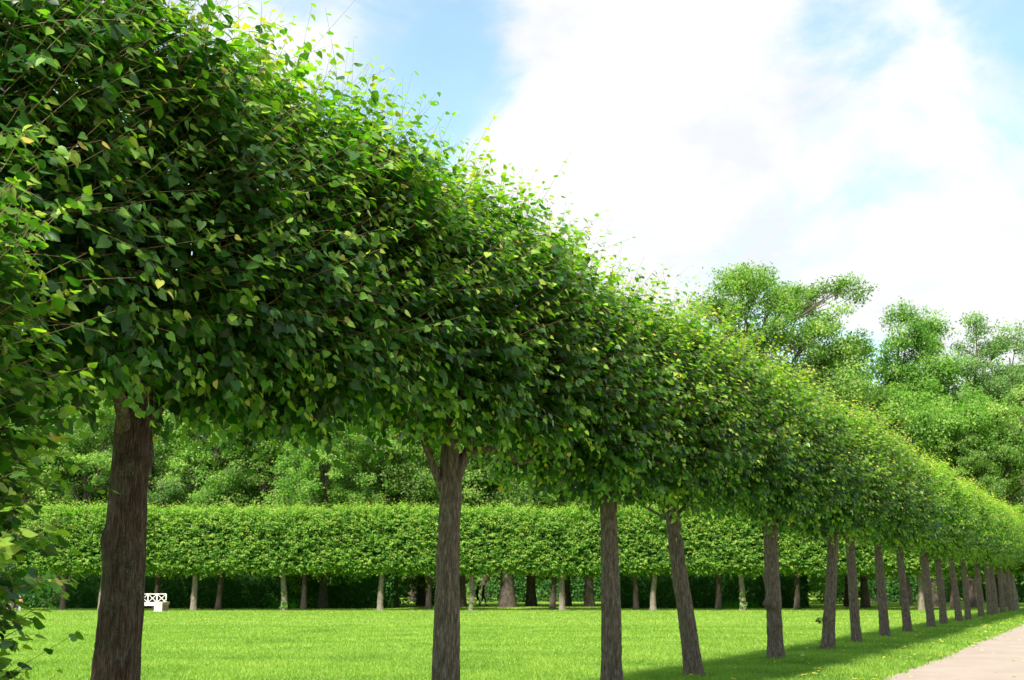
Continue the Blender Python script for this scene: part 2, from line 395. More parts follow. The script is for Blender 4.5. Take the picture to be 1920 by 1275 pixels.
limb_meshes = []
for s in range(7):
    rng = np.random.default_rng(900+s)
    ang = s*2.4 + rng.uniform(-.3,.3)
    out_ = rng.uniform(.55,1.0)
    pts = limb_pts(rng, (0,0,-.12), (math.cos(ang)*out_, math.sin(ang)*out_*.8, .75), 1.9, 8, .13)
    mb = MB(); mb.tube(pts, np.linspace(.06,.018,8), 10)
    limb_meshes.append(mb.mesh('limb', M_bark))
def fork_limb(pts, r0, r1):
    mb = MB(); mb.tube(pts, np.linspace(r0, r1, len(pts)), 12); return mb.mesh('limb', M_bark)
def make_row_tree(i, loc, rl, rt, lean, bumps, label):
    t = empty('clipped_lime_tree', (loc[0], loc[1], 0), ROW_RZ)
    tag(t, label, 'tree', G_row)
    lx, ly = row_cam_lean(lean)
    rng = np.random.default_rng(40+i)
    hp = 1 if i < 6 else 0
    # keep the crown over the row whatever the trunk does
    path = [(-.05, 0, 0), (1.0, lx*.32+rng.normal(0,.012), ly*.32+rng.normal(0,.012)), (2.0, lx*.72+rng.normal(0,.015), ly*.72), (2.8, lx, ly), (4.0, lx*.7, ly*.7), (5.0, lx*.4, ly*.4)]
    if i == 0: path = [(-.05, 0, 0), (1.0, .01, .0), (1.9, .03, 0), (2.25, .0, 0), (2.8, .02, 0), (4.0, .05, 0), (5, 0, 0)]
    if i >= 5: rl *= .94; rt *= .94
    radii = [(-.05, rl*1.45), (.12, rl*1.16), (.5, rl), (1.6, (rl+rt)/2), (2.5, rt), (2.8, rt*1.03), (3.4, rt*.8), (5.0, .03)]
    bl = [(b[0], b[1]-ROW_RZ, b[2], b[3]) for b in bumps]
    link_mesh('trunk', trunk_mesh('trunk', 1.7*i+.3, path, radii, 64 if i < 3 else (40 if i < 9 else 20), 170 if i < 3 else (100 if i < 9 else 40), bl, .011 if i < 9 else .01, M_bark_red if i == 0 else M_bark), t)
    if i == 1:      # forked limbs seen under the crown
        for pts, r0, r1 in (([(lx+.02, ly-.04, 2.75), (lx+.09, ly-.10, 3.0), (lx+.17, ly-.16, 3.22), (lx+.26, ly-.18, 3.5), (lx+.42, ly-.2, 4.1)], .075, .03),
                            ([(lx+.1, ly-.1, 3.1), (lx+.4, ly-.2, 3.24), (lx+.85, ly-.3, 3.22), (lx+1.25, ly-.3, 3.12), (lx+1.6, ly-.3, 3.2)], .05, .02),
                            ([(lx, ly, 2.55), (lx-.12, ly+.1, 2.85), (lx-.3, ly+.2, 3.3), (lx-.4, ly+.2, 3.9)], .06, .025)):
            link_mesh('limb', fork_limb(pts, r0, r1), t)
    nlimb = 0 if i == 1 else (5 if i < 8 else 3)
    for k in range(nlimb):
        o = link_mesh('limb', limb_meshes[(i*3+k) % 7], t); o.location = (lx, ly, 2.75+.12*k); o.rotation_euler = (0,0,k*1.31+i)
        if i >= 2: o.scale = (.58,)*3
    if i == 5:      # the tuft of water shoots low on this trunk
        mb = MB(); g = np.random.default_rng(5); b = np.tile(np.array([[-.13*math.cos(ROW_RZ), .12, .72]]), (7,1)) + g.normal(0,.03,(7,3)) 
        shoots(mb, g, b, unit(np.array([[-.6,.5,0]])+g.normal(0,.4,(7,3))), 6, g.uniform(.1,.22,7), .06)
        mb.obj('leaf_tuft', [M_lime, M_twig], t)
    me = hero[i] if i < 2 else (mid_c[i % 3] if i < 8 else far_c[i % 2])
    c = link_mesh('crown', me, t)
    if i >= 2: c.rotation_euler = (0,0,0); c.scale = (1, 1, 1+.03*math.sin(i*2.3))
    return t
for i, (px, lab, rl, rt, lean, bm) in enumerate(ROW):
    make_row_tree(i, row_pos(px), rl, rt, lean, bm, lab)
p0 = T1 - RDIR*8.4  # unseen lime added here so that its crown shades the lower bush
make_row_tree(30, (p0.x, p0.y), .17, .14, 0, [], 'clipped lime added before the bush to shade its lower part, outside the left edge of the photo')

# ------------------------------------------------------------------ lime bush at the left edge
def bush():
    rng = np.random.default_rng(77); mb = MB()
    n = 1750
    a = rng.uniform(0, 2*PI, n); z = rng.uniform(0.05, 1, n)**.9
    r = 1.0*(1-.25*z**3)*(1+.12*np.sin(a*3+z*9)+.1*np.sin(z*17+a*2))
    top = rng.random(n) < .16
    r = np.where(top, r*np.sqrt(rng.random(n)), r)
    H = 3.55
    P = np.stack([r*np.cos(a), r*np.sin(a), np.where(top, H*(1-.1*r), z*H)], 1)
    nrm = unit(np.stack([np.cos(a), np.sin(a), np.where(top, 1.5, .15)], 1))
    shoots(mb, rng, P-nrm*rng.uniform(.15,.5,n)[:,None], nrm, 9, rng.uniform(.3,.68,n), .094, up=np.full(n,.3), along=(.1,.3), tint=(.30,.18), orange=.12, droop=.3)
    m_ = 3500
    a = rng.uniform(0,2*PI,m_); rr = .8*np.sqrt(rng.random(m_)); Pz = rng.uniform(.1,H-.3,m_)
    add_leaves(mb, np.stack([rr*np.cos(a), rr*np.sin(a), Pz],1), rng.normal(0,1,(m_,3)), rng.normal(0,1,(m_,3)), rng.uniform(.1,.16,m_), rng.uniform(0,.3,m_), 0, True, rng)
    x, y, _ = at_depth(-350, 900, 6.0)
    t = empty('lime_bush', (x, y, 0)); tag(t, 'tall sunlit lime bush leafy down to the ground at the left photo edge', 'bush')
    mb.obj('foliage', [M_lime, M_twig], t)
    for k in range(4):
        g = np.random.default_rng(60+k); s = MB(); an = k*1.6
        s.tube(limb_pts(g, (.1*math.cos(an), .1*math.sin(an), -.05), (.2*math.cos(an), .2*math.sin(an), 1), 3.2, 8, .05), np.linspace(.035,.012,8), 8)
        s.obj('stem', M_bark, t)
bush()

# ------------------------------------------------------------------ the far clipped rows across the lawn
Y1, Y2 = 79.5, 84.5
hz1 = at_depth(960, 952, Y1)[2]
fc = [clipped_crown('crown', 401+i, L=3.25, W=1.5, z0=2.45, z1=hz1, n=2700, nl=7, leaf=.145, front=1.8, back=.5, n_in=2200, simple=True, mat=M_hedge, length=(.3,.6), tint=(.34,.2), orange=.3, exp_=.42, scal=.12, twig=False, topup=.8, face=(.8,.5,.6), lump=.10, in_leaf=.26) for i in range(3)]
tm_far = []
for s in range(4):
    g = np.random.default_rng(500+s)
    tm_far.append(trunk_mesh('trunk', 60+s*2.2, [(-.05,0,0),(1,g.normal(0,.05),0),(2,g.normal(0.02,.08),0),(3.2,g.normal(0.02,.1),0),(5,0,0)], [(-.05,.27),(.3,.20),(1.2,.175),(2.6,.15),(5,.05)], 20, 40, [(g.uniform(.4,1.5), g.uniform(0,6), .05, .12)], .012, M_bark_pale, 14))
tm_back = [trunk_mesh('trunk', 80+s, [(-.05,0,0),(1.5,.05*s,0),(3.2,.12*s-.05,0),(5,0,0)], [(-.05,.26),(.4,.2),(2.6,.16),(5,.05)], 16, 30, [], .012, M_bark, 14) for s in range(3)]
front_px = [20, 191, 362, 533, 713, 885, 1054, 1225, 1392, 1560, 1727, 1903]
front_lab = ['far row lime farthest left, glimpsed past the sunlit bush', 'far row lime hidden behind the thick dark trunk at left', 'far row lime with pale trunk just right of the white bench',
 'far row lime with pale trunk, next but one right of the white bench', 'pale far row lime standing in front of a leaning dark woodland trunk', 'far row lime beside the walking people, leafy tuft on its trunk',
 'far row lime with pale trunk just left of the straight grey brown near trunk', 'far row lime between the straight near trunk and the left leaning near trunk', 'far row lime just right of the thick pale brown woodland trunk',
 'far row lime half hidden by the near lime that leans right', 'pale far row lime seen just left of the stout near lime', 'far row lime seen at the right photo edge']
back_px = [118, 290, 410, 570, 803, 1036, 1193, 1347, 1496, 1650, 1790]
back_lab = ['second row lime behind the sunlit bush at left', 'second row lime standing right behind the white bench', 'second row lime leaning, second trunk right of the white bench', 'second row lime leaning right beside the gap in the dark hedge',
 'second row lime just right of the pale trunk before the leaning woodland trunk', 'second row lime just left of the far row trunk near photo centre', 'darker second row lime right of the straight grey brown near trunk',
 'second row lime against the thick pale brown woodland trunk', 'second row lime right of the near lime with burls', 'second row lime behind the near lime with the bark scar', 'second row lime glimpsed far down between the near trunks']
tree_lib = {}
for i, px in enumerate(front_px):
    t = empty('clipped_lime_tree', (X_at(px, Y1), Y1+random.uniform(-.2,.2), 0)); tag(t, front_lab[i], 'tree', 'clipped limes of the far row across the lawn')
    tr = link_mesh('trunk', tm_far[i % 4], t); tr.rotation_euler = (0, 0, (i//4)*PI)
    c = link_mesh('crown', fc[i % 3], t); c.scale = (1, 1, 1+.012*math.sin(i*1.9))
    if i in (3, 5, 8):
        for hz_ in (.25, .6, 1.2):
            mb = MB(); g = np.random.default_rng(i*10+int(hz_*10)); nn = 6
            b = np.stack([g.normal(0,.10,nn), -.16+g.normal(0,.03,nn), hz_+g.normal(0,.07,nn)],1)
            shoots(mb, g, b, unit(np.stack([g.normal(0,.7,nn), -np.ones(nn), np.zeros(nn)],1)), 5, g.uniform(.1,.25,nn), .12, simple=True, twig=False)
            mb.obj('leaf_tuft', [M_hedge, M_twig], t)
bc = clipped_crown('crown', 451, L=3.3, scal=.1, W=1.4, z0=2.5, z1=hz1-.3, n=1100, nl=7, leaf=.2, n_in=1200, simple=True, mat=M_hedge, exp_=.45, twig=False, in_leaf=.28, tint=(.35,.15))
for i, px in enumerate(back_px):
    t = empty('clipped_lime_tree', (X_at(px, Y2), Y2+random.uniform(-.3,.3), 0)); tag(t, back_lab[i], 'tree', 'clipped limes of the second far row')
    link_mesh('trunk', tm_back[i % 3], t); link_mesh('crown', bc, t)

# ------------------------------------------------------------------ dark clipped hedges behind
def dark_hedge(x0, x1, Y, h, d, seed, label):
    rng = np.random.default_rng(seed); mb = MB(); L = x1-x0
    n = int(L*260)
    k = rng.random(n); x = rng.uniform(0, L, n)
    top = k < .2; z = np.where(top, h, rng.uniform(0, h, n)); y = np.where(top, rng.uniform(0, d, n), 0) + rng.normal(0,.09,n) + .1*np.sin(x*1.7+z*2)
    P = np.stack([x, y, z+np.where(top, rng.normal(0,.1,n), 0)],1)
    Nn = np.where(top[:,None], [[0,-.3,1.]], [[0,-1.,.5]]) + rng.normal(0,.5,(n,3))
    add_leaves(mb, P, rng.normal(0,.7,(n,3))+np.array([0,-.3,-.5]), Nn, rng.uniform(.11,.22,n), np.clip(rng.normal(.45,.25,n),0,1), 0, True, rng)
    ne = int(h*d*200)
    for xe, sg in ((0,-1),(L,1)):
        P = np.stack([np.full(ne, xe)+rng.normal(0,.09,ne), rng.uniform(0,d,ne), rng.uniform(0,h,ne)],1)
        add_leaves(mb, P, rng.normal(0,.7,(ne,3)), np.array([sg,0,.5])+rng.normal(0,.5,(ne,3)), rng.uniform(.11,.22,ne), np.clip(rng.normal(.45,.25,ne),0,1), 0, True, rng)
    mb.box((L/2, d/2+.12, h/2-.1), (L-.3, d-.3, h-.2), 0)
    t = empty('clipped_hedge', (x0, Y, 0)); tag(t, label, 'hedge', 'dark clipped hedges behind the lime rows')
    mb.obj('foliage', M_dark, t)
dark_hedge(X_at(-120, 88), X_at(735, 88), 88, 3.6, 1.6, 11, 'dark clipped hedge running behind the white bench, left part of the photo')
dark_hedge(X_at(1168, 88), X_at(1515, 88), 88, 3.6, 1.6, 12, 'dark clipped hedge right of the open gap, behind the left leaning near trunk')

# ------------------------------------------------------------------ woodland trees
def lobe_tree(seed, H, r0, lobes, mat, n_sub=20, n_leaf=120, leaf=.19, sub_r=.85, flat=.75):
    """trunk, limbs out to each lobe of the crown, and small leaf sprays spread over every lobe. lobes: (x, y, z, radius)"""
    rng = np.random.default_rng(seed); tr, br, cr = MB(), MB(), MB()
    k = 14; zz = np.linspace(-.1, .9*H, k)
    wx = np.cumsum(rng.normal(0,.14,k))*np.linspace(0,1,k); wy = np.cumsum(rng.normal(0,.14,k))*np.linspace(0,1,k)
    top = max(lobes, key=lambda l: l[2]); b = np.clip((zz-.35*H)/(.6*H),0,1)**1.3
    wx += b*top[0]*.8; wy += b*top[1]*.8
    rad = np.interp(zz, [-.1,.5,2,.5*H,.9*H], [r0*1.45,r0*1.1,r0,r0*.55,.05])
    tr.tube(np.stack([wx,wy,zz],1), rad, 16)
    for (lx, ly, lz, lr) in lobes:
        c = np.array([lx,ly,lz]); hd = math.hypot(lx, ly)
        z0 = max(.15*H, lz - .55*hd - lr*1.2 - 1.0); z0 = min(z0, .85*H)
        p0 = np.array([np.interp(z0,zz,wx), np.interp(z0,zz,wy), z0])
        pts = np.array([p0*(1-t)+c*t + np.array([0,0,.10*hd*math.sin(PI*t)]) + rng.normal(0,.14,3)*(0<t<1) for t in np.linspace(0,1,7)])
        rl = max(.06, .4*np.interp(z0,zz,rad)); br.tube(pts, np.linspace(rl,.04,7), 7)
        ns = max(9, int(n_sub*(lr/2.3)**1.6)); lt = rng.normal(.46,.10)
        for q in range(ns):
            d = unit(rng.normal(0,1,3)*np.array([1,1,.85])+np.array([0,0,.12])); rr = lr*rng.uniform(.3,1.05)
            sc_ = c + d*rr*np.array([1.1,1.0,.85])
            st = pts[rng.integers(3,7)]
            br.tube([st, (st+sc_)/2+rng.normal(0,.18,3), sc_], [.045,.03,.012], 4)
            n = int(n_leaf*rng.uniform(.6,1.4)); rs = sub_r*rng.uniform(.7,1.3)
            u = unit(rng.normal(0,1,(n,3)))*(rng.random((n,1))**.5)
            P = sc_ + u*rs*np.array([1.2,1.2,flat]) + d*rs*.3*rng.random((n,1))
            t = np.clip(lt + rng.normal(0,.15) + rng.normal(0,.17,n), 0, 1)
            add_leaves(cr, P, rng.normal(0,1,(n,3))+np.array([0,0,-.4]), d*.5+u*.4+np.array([0,0,.5])+rng.normal(0,.45,(n,3)), rng.uniform(.65,1.3,n)*leaf, t, 0, True, rng)
    return tr.mesh('trunk', M_bark_wood), br.mesh('branches', M_bark_wood), cr.mesh('crown', mat), H
def random_lobes(seed, H, Rc, zb, n, tall=False):
    g = np.random.default_rng(seed); out = []
    for i in range(n):
        u = (i+.5)/n; z = H*(zb+(.95-zb)*u)
        p = (math.sin(PI*(.12+.80*u))**.6) if not tall else (.55+.5*(1-u))*math.sin(PI*(.12+.82*u))**.5
        az = i*2.39996+g.uniform(-.5,.5); r = Rc*p*g.uniform(.55,1.0)*(.75 if u < .9 else .3)
        out.append((r*math.cos(az), r*math.sin(az), z, Rc*.34*g.uniform(.75,1.25)*(1 if u < .85 else .75)))
    return out
broad = [lobe_tree(700+i, 22+i, .42, random_lobes(60+i, 22+i, 6.6, .16, 24, i in (1,3)), [M_wood1, M_wood3, M_wood1, M_wood2][i], n_sub=17, n_leaf=115, leaf=.2, sub_r=.9) for i in range(4)]
thick = lobe_tree(720, 24, .62, random_lobes(71, 24, 7.0, .24, 24), M_wood1, n_sub=17, n_leaf=115, leaf=.2, sub_r=.9)
def seen_lobes(px0, Y, ls, seed):
    g = np.random.default_rng(seed); X0 = X_at(px0, Y); out = []
    for (px, py, rp) in ls:
        x, _, z = at_depth(px, py, Y); r = rp/2248.*Y
        out.append((x-X0, g.uniform(-.8,.8)*3.0, z, r))
        if r > 2: out.append((x-X0+g.normal(0,.6), g.choice([-1,1])*g.uniform(2.2,4.0), z-g.uniform(0,1.5), r*.9))
    return out
def place_wood(v, px, Y, H, label, group='woodland trees behind the clipped rows', rz=0., name='woodland_tree', rx=None):
    s = H/v[3]
    t = empty(name, (X_at(px, Y), Y, 0), rz, s); tag(t, label, 'tree', group)
    if rx: t.rotation_euler = (0, rx, rz)
    link_mesh('trunk', v[0], t); link_mesh('branches', v[1], t); link_mesh('crown', v[2], t)
    return t
def top_h(py, Y): return at_depth(960, py, Y)[2]
def seen_tree(px0, Y, r0, ls, mat, seed, label, **kw):
    lob = seen_lobes(px0, Y, ls, seed); H = max(l[2]+l[3]*.6 for l in lob)
    v = lobe_tree(seed, H, r0, lob, mat, **kw); place_wood(v, px0, Y, H, label)
seen_tree(1440, 97, .6, [(1398,535,58),(1348,585,48),(1455,565,50),(1500,552,42),(1558,540,40),(1600,545,22),(1520,612,52),(1425,645,66),(1565,655,55),(1490,695,66),(1355,690,60),(1590,705,40)], M_wood1, 811, 'tall irregular oak with a limb reaching right, highest above the near row', n_sub=22, n_leaf=120, leaf=.185, sub_r=.9)
seen_tree(1700, 101, .4, [(1693,595,30),(1702,640,42),(1672,690,48),(1745,690,46),(1752,640,34),(1762,610,20),(1705,755,70),(1655,770,50),(1768,765,56),(1700,830,70)], M_wood3, 812, 'pointed dense green tree standing against white cloud', n_sub=28, n_leaf=145, leaf=.18, sub_r=.85, flat=.95)
seen_tree(1835, 106, .35, [(1822,612,28),(1834,655,40),(1806,700,38),(1880,640,28),(1892,690,42),(1850,745,58),(1902,755,50),(1820,800,60)], M_wood2, 813, 'pale airy tree just right of the pointed dense tree', n_sub=25, n_leaf=105, leaf=.175, sub_r=.9)
seen_tree(1945, 103, .35, [(1908,635,30),(1950,670,55),(1935,735,60),(1990,740,60),(1925,800,66)], M_wood2, 814, 'pale airy tree at the right photo edge', n_sub=25, n_leaf=105, leaf=.175, sub_r=.9)
seen_tree(1595, 95, .4, [(1555,700,48),(1610,680,38),(1590,740,55),(1640,760,50),(1560,780,60),(1620,820,66)], M_wood1, 815, 'green tree below the reaching oak limb, left of the pointed tree', n_sub=20, n_leaf=105, leaf=.18)
seen_tree(1760, 93, .4, [(1735,790,50),(1690,820,48),(1780,800,56),(1740,860,64),(1810,860,60)], M_wood3, 816, 'rounded fresh green tree low between pointed tree and right edge', n_sub=20, n_leaf=115, leaf=.18)
seen_tree(1880, 92, .4, [(1850,790,50),(1900,800,52),(1940,830,60),(1870,860,64),(1920,890,60),(1960,760,50)], M_wood1, 817, 'rounded tree low at the right photo edge', n_sub=20, n_leaf=110, leaf=.18)
place_wood(broad[0], 1300, 99, top_h(660,99), 'rounded tree left of the tall oak, mostly behind the near row', rz=4.)
place_wood(thick, 952, 93, top_h(640,93), 'woodland tree with the thickest dark trunk, right of the walking people')
place_wood(broad[0], 996, 96.5, top_h(690,96.5), 'woodland tree with dark trunk just right of the thickest trunk', rz=1.)
place_wood(thick, 1360, 91.5, top_h(660,91.5), 'woodland tree with thick pale brown trunk before the right dark hedge', rz=2.5)
place_wood(broad[2], 697, 91, top_h(690,91), 'woodland tree with leaning dark trunk at the left hedge end', rz=.4, rx=R(4))
place_wood(broad[0], 737, 92, top_h(680,92), 'woodland tree with dark trunk right beside the leaning one', rz=2.)
place_wood(broad[1], 605, 86.6, top_h(720,86.6), 'slimmer woodland tree before the left dark hedge', rz=3.)
place_wood(broad[2], 865, 93, top_h(700,93), 'woodland tree with thin dark trunk left of the walking people', rz=4.)
place_wood(broad[3], 1062, 97, top_h(690,97), 'woodland tree with dark trunk beside the pinkish stone post', rz=1.5)
place_wood(broad[1], 1505, 91, top_h(720,91), 'woodland tree at the right end of the right dark hedge', rz=5.)
place_wood(broad[0], 1623, 90, top_h(770,90), 'woodland tree with brown trunk seen between near limes at right', rz=.9)
place_wood(broad[2], 1824, 90, top_h(800,90), 'woodland tree with brown trunk seen far down between near limes', rz=2.9)
for i, (px, Y, ty, v) in enumerate([(-40,97,640,0),(95,98,650,3),(215,100,640,1),(330,96,660,2),(445,99,650,0),(545,96,670,3),(1160,97,650,1),(1250,100,650,2),(30,93,700,1),(150,92,720,0),(265,93,700,3),(390,92,730,1),(490,93,700,0),(650,99,690,1),(790,98,680,3),(1105,94,720,0)]):
    place_wood(broad[v], px, Y, top_h(ty, Y), ['woodland tree at far left behind the bush','pale woodland tree left of the thick dark near trunk','woodland tree behind the thick dark near trunk','dark woodland tree just right of the thick dark near trunk','woodland tree above the far row, between the thick near trunk and the forked lime','pale woodland tree left of the forked lime, above the far row','woodland tree behind the straight grey brown near trunk','woodland tree behind the left leaning near trunk','green woodland tree low behind the sunlit bush','rounded woodland tree low behind the hedge, left of the thick dark near trunk','pale woodland tree directly behind the thick dark near trunk','fresh green woodland tree low above the far row, right of the thick dark trunk','rounded woodland tree low above the far row, midway to the forked lime','fresh green woodland tree above the far row, left of the leaning woodland trunk','pale woodland tree just left of the forked lime','rounded woodland tree just left of the straight grey brown near trunk'][i], rz=i*1.3)
deep_lab = 'deeper woodland tree filling the background beyond the nearer trees'
for i in range(18):
    px = -90 + i*122; Y = 118 + (i*37 % 19)
    place_wood(broad[i % 4], px + (i*53 % 40), Y, top_h(690 + (i*71 % 70), Y), deep_lab, 'deeper woodland trees', rz=i*.7)

def far_wood():
    rng = np.random.default_rng(5); mb = MB(); n = 170000
    x = rng.uniform(-120, 160, n); h = 13+4*np.sin(x*.21)+3*np.sin(x*.47+1)
    z = h*rng.random(n)**1.1; y = 165 + rng.normal(0,2.5,n) + 3*np.sin(x*.33+z*.4)
    t = np.clip(.4+.25*np.sin(x*.5+z*.7)+rng.normal(0,.15,n),0,1)
    add_leaves(mb, np.stack([x,y,z],1), rng.normal(0,1,(n,3)), np.array([0,-.7,.7])+rng.normal(0,.5,(n,3)), rng.uniform(.4,.95,n), t, 0, True, rng)
    o = mb.obj('far_wood', M_wood1); tag(o, 'far edge of the wood beyond the park lawns', 'wood', kind='stuff')
far_wood()
def underwood(px0, px1, Y, h, seed, label, mat):
    rng = np.random.default_rng(seed); x0, x1 = X_at(px0,Y), X_at(px1,Y); w = (x1-x0)/2
    mb = MB(); n = int(900*w)
    q = unit(rng.normal(0,1,(n,3)))*rng.random((n,1))**.33; q[:,2] = np.abs(q[:,2])
    lob = 1+.2*np.sin(q[:,:1]*6)*np.sin(q[:,2:]*5+1)
    P = q*lob*np.array([w,1.5,h])
    add_leaves(mb, P, rng.normal(0,1,(n,3))+np.array([0,0,-.4]), q+np.array([0,-.2,.4])+rng.normal(0,.5,(n,3)), rng.uniform(.15,.3,n), np.clip(rng.normal(.4,.2,n),0,1), 0, True, rng)
    t = empty('shrub', ((x0+x1)/2, Y, 0)); tag(t, label, 'shrub', 'shrubs under the woodland trees')
    mb.obj('foliage', mat, t)
underwood(745, 880, 104, 4.5, 1, 'large green shrub in the open gap left of the walking people', M_dark)  # dark shrubs: shade of the trees above painted into the leaf colour
underwood(905, 1000, 118, 4.2, 2, 'shrub far back between the walking people and the thickest trunk', M_dark)
underwood(1000, 1180, 124, 4.5, 3, 'dark shrub behind the pinkish stone post in the gap', M_dark)
underwood(1515, 1620, 112, 5.5, 4, 'sunlit shrub right of the right dark hedge', M_wood3)
underwood(1625, 1760, 120, 5, 5, 'dark shrub seen between near limes right of the brown trunk', M_dark)
underwood(1760, 1960, 118, 5, 6, 'dark shrub at the far right under the near row', M_dark)

# ------------------------------------------------------------------ ground, paths, grass
def sheet(name, pts, z, mat):
    me = bpy.data.meshes.new(name); me.from_pydata([(x,y,z) for x,y in pts], [], [list(range(len(pts)))]); me.materials.append(mat)
    o = link_mesh(name, me); o['kind'] = 'structure'; return o
sheet('ground', [(-600,-200),(600,-200),(600,900),(-600,900)], 0, M_ground)
PERP = Vector((RDIR.y, -RDIR.x, 0))              # to the right of the row direction
def rw(s, w):  p = RDIR*s - PERP*w; return (p.x, p.y)      # s along the row, w metres to the left of the camera
def edge_wob(s): return .44 + .0095*s + .13*noise.noise(Vector((s*.55, 3.1, 0))) + .10*noise.noise(Vector((s*1.9, 7.7, 0))) + .05*noise.noise(Vector((s*5.1, 2.7, 0)))
WP = 3.36
ss = np.arange(-25, 140, .35)
sheet('path', [rw(s, WP+edge_wob(s)) for s in ss] + [rw(s, -3.0+edge_wob(s+50)) for s in ss[::-1]], .004, M_path)
sheet('cross_path', [(-90,81.3),(75,81.3),(75,83.2),(-90,83.2)], .004, M_path)

TRK = np.array([row_pos(r[0]) for r in ROW] + [(X_at(p, Y1), Y1) for p in front_px])
def grass():
    rng = np.random.default_rng(3)
    Ps = []; Ws = []; Hs = []; Ts = []
    def zone(y0, y1, n, pad):
        y = np.sqrt(rng.uniform(y0**2, y1**2, n)); half = y*(1010/2240.)+pad
        x = rng.uniform(-1, 1, n)*half
        s = x*RDIR.x + y*RDIR.y; w = -(x*PERP.x + y*PERP.y)
        wob = np.interp(s, ss, [edge_wob(q) for q in ss])
        ok = (w > WP+wob-rng.exponential(.06,n)+.03*np.sin(s*9)) & ~((y > 81.2) & (y < 83.3))
        x, y, w, s = x[ok], y[ok], w[ok], s[ok]
        # coarser, longer grass under the limes
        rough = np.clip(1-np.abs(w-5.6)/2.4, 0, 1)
        pn = np.array([noise.noise(Vector((a*.5, b*.5, 0))) + .6*noise.noise(Vector((a*2.1, b*2.1, 4))) for a, b in zip(x, y)])
        Ps.append(np.stack([x, y, np.zeros(len(x))],1))
        Ws.append((.004+.00022*y)*rng.uniform(.7,1.3,len(x))*(1+.5*rough))
        near = np.min(np.hypot(x[:,None]-TRK[None,:,0], y[:,None]-TRK[None,:,1]), axis=1) if len(x) < 400000 else None
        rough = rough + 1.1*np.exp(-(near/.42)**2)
        Hs.append((.035+.04*rng.random(len(x)))*(1+.35*pn)*(1+.55*rough))
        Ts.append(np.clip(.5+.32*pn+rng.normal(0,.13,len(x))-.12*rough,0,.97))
    zone(17, 30, 330000, 3); zone(30, 50, 280000, 3); zone(50, 80, 150000, 3); zone(80, 140, 70000, 3)
    P, W, H, T = map(np.concatenate, (Ps, Ws, Hs, Ts)); n = len(P)
    T = np.where(rng.random(n) < .012, 1., T)
    a = rng.uniform(0, 2*PI, n); u = np.stack([np.cos(a), np.sin(a), np.zeros(n)],1)
    lean = rng.normal(0,.5,(n,2))*H[:,None]
    tip = P + np.concatenate([lean, H[:,None]],1)
    V = np.stack([P-u*W[:,None], P+u*W[:,None], tip],1)
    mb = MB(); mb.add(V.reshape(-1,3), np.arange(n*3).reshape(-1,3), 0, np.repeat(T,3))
    o = mb.obj('grass', M_grass, smooth=False); tag(o, 'short bright green grass covering the lawn', 'grass', kind='stuff')
grass()
def fallen():
    rng = np.random.default_rng(9); n = 420
    s = rng.uniform(14, 75, n); w = np.where(rng.random(n) < .75, rng.normal(5.2,1.0,n), rng.uniform(0,3.5,n))
    P = np.array([(*rw(a, b), 0) for a, b in zip(s, w)]); P[:,2] = np.where(w > WP, rng.uniform(.06,.11,n), .012)
    mb = MB(); add_leaves(mb, P, np.stack([rng.normal(0,1,n), rng.normal(0,1,n), np.zeros(n)],1), np.array([0,0,1.])+rng.normal(0,.25,(n,3)), rng.uniform(.05,.10,n), rng.uniform(.8,.95,n), 0, False, rng)
    m = leaf_mat('fallen_leaves', [(0,(.2,.3,.03)), (.85,(.45,.42,.06)), (1,(.5,.36,.08))], .2)
    o = mb.obj('fallen_leaves', m); tag(o, 'scattered yellow fallen leaves on grass and path', 'leaves', kind='stuff')
fallen()

# ------------------------------------------------------------------ bench, stone blocks, railing
def bench():
    x, y = ground(285, 1145.5)
    t = empty('park_bench', (x-.35, y, 0), R(8)); tag(t, 'white painted wooden park bench with trellis back at the lawn edge', 'bench')
    Lh = 1.15
    b = MB()
    for zz in (.52, 1.08): b.box((0, .22, zz), (2*Lh, .045, .055))
    for k in range(4):
        x0, x1 = -Lh+k*2*Lh/4, -Lh+(k+1)*2*Lh/4
        b.beam((x0+.03,.215,.56),(x1-.03,.215,1.05),.025,.035); b.beam((x0+.03,.228,1.05),(x1-.03,.228,.56),.025,.035)
        b.box(((x0+x1)/2,.222,.80),(.10,.028,.10))
    for k in range(5): b.box((-Lh+k*2*Lh/4,.22,.80),(.06,.06,.52))
    b.obj('backrest', M_white, t, False)
    s = MB()
    for k in range(5): s.box((0,-.30+k*.115,.44),(2*Lh,.10,.035))
    s.box((0,-.345,.40),(2*Lh-.1,.035,.12)); s.obj('seat', M_white, t, False)
    for sx in (-1,1):
        a = MB(); a.box((sx*Lh*.97,-.05,.68),(.07,.56,.05)); a.box((sx*Lh*.97,-.30,.55),(.06,.06,.24)); a.obj('armrest', M_white, t, False)
        for yy in (-.30,.20):
            l = MB(); l.beam((sx*Lh*.95,yy,.42),(sx*Lh*.95,yy-.02 if yy<0 else yy+.06,0),.07,.07); l.obj('leg', M_white, t, False)
bench()
def bevel(o, w=.015):
    m = o.modifiers.new('bevel', 'BEVEL'); m.width = w; m.segments = 2; return o
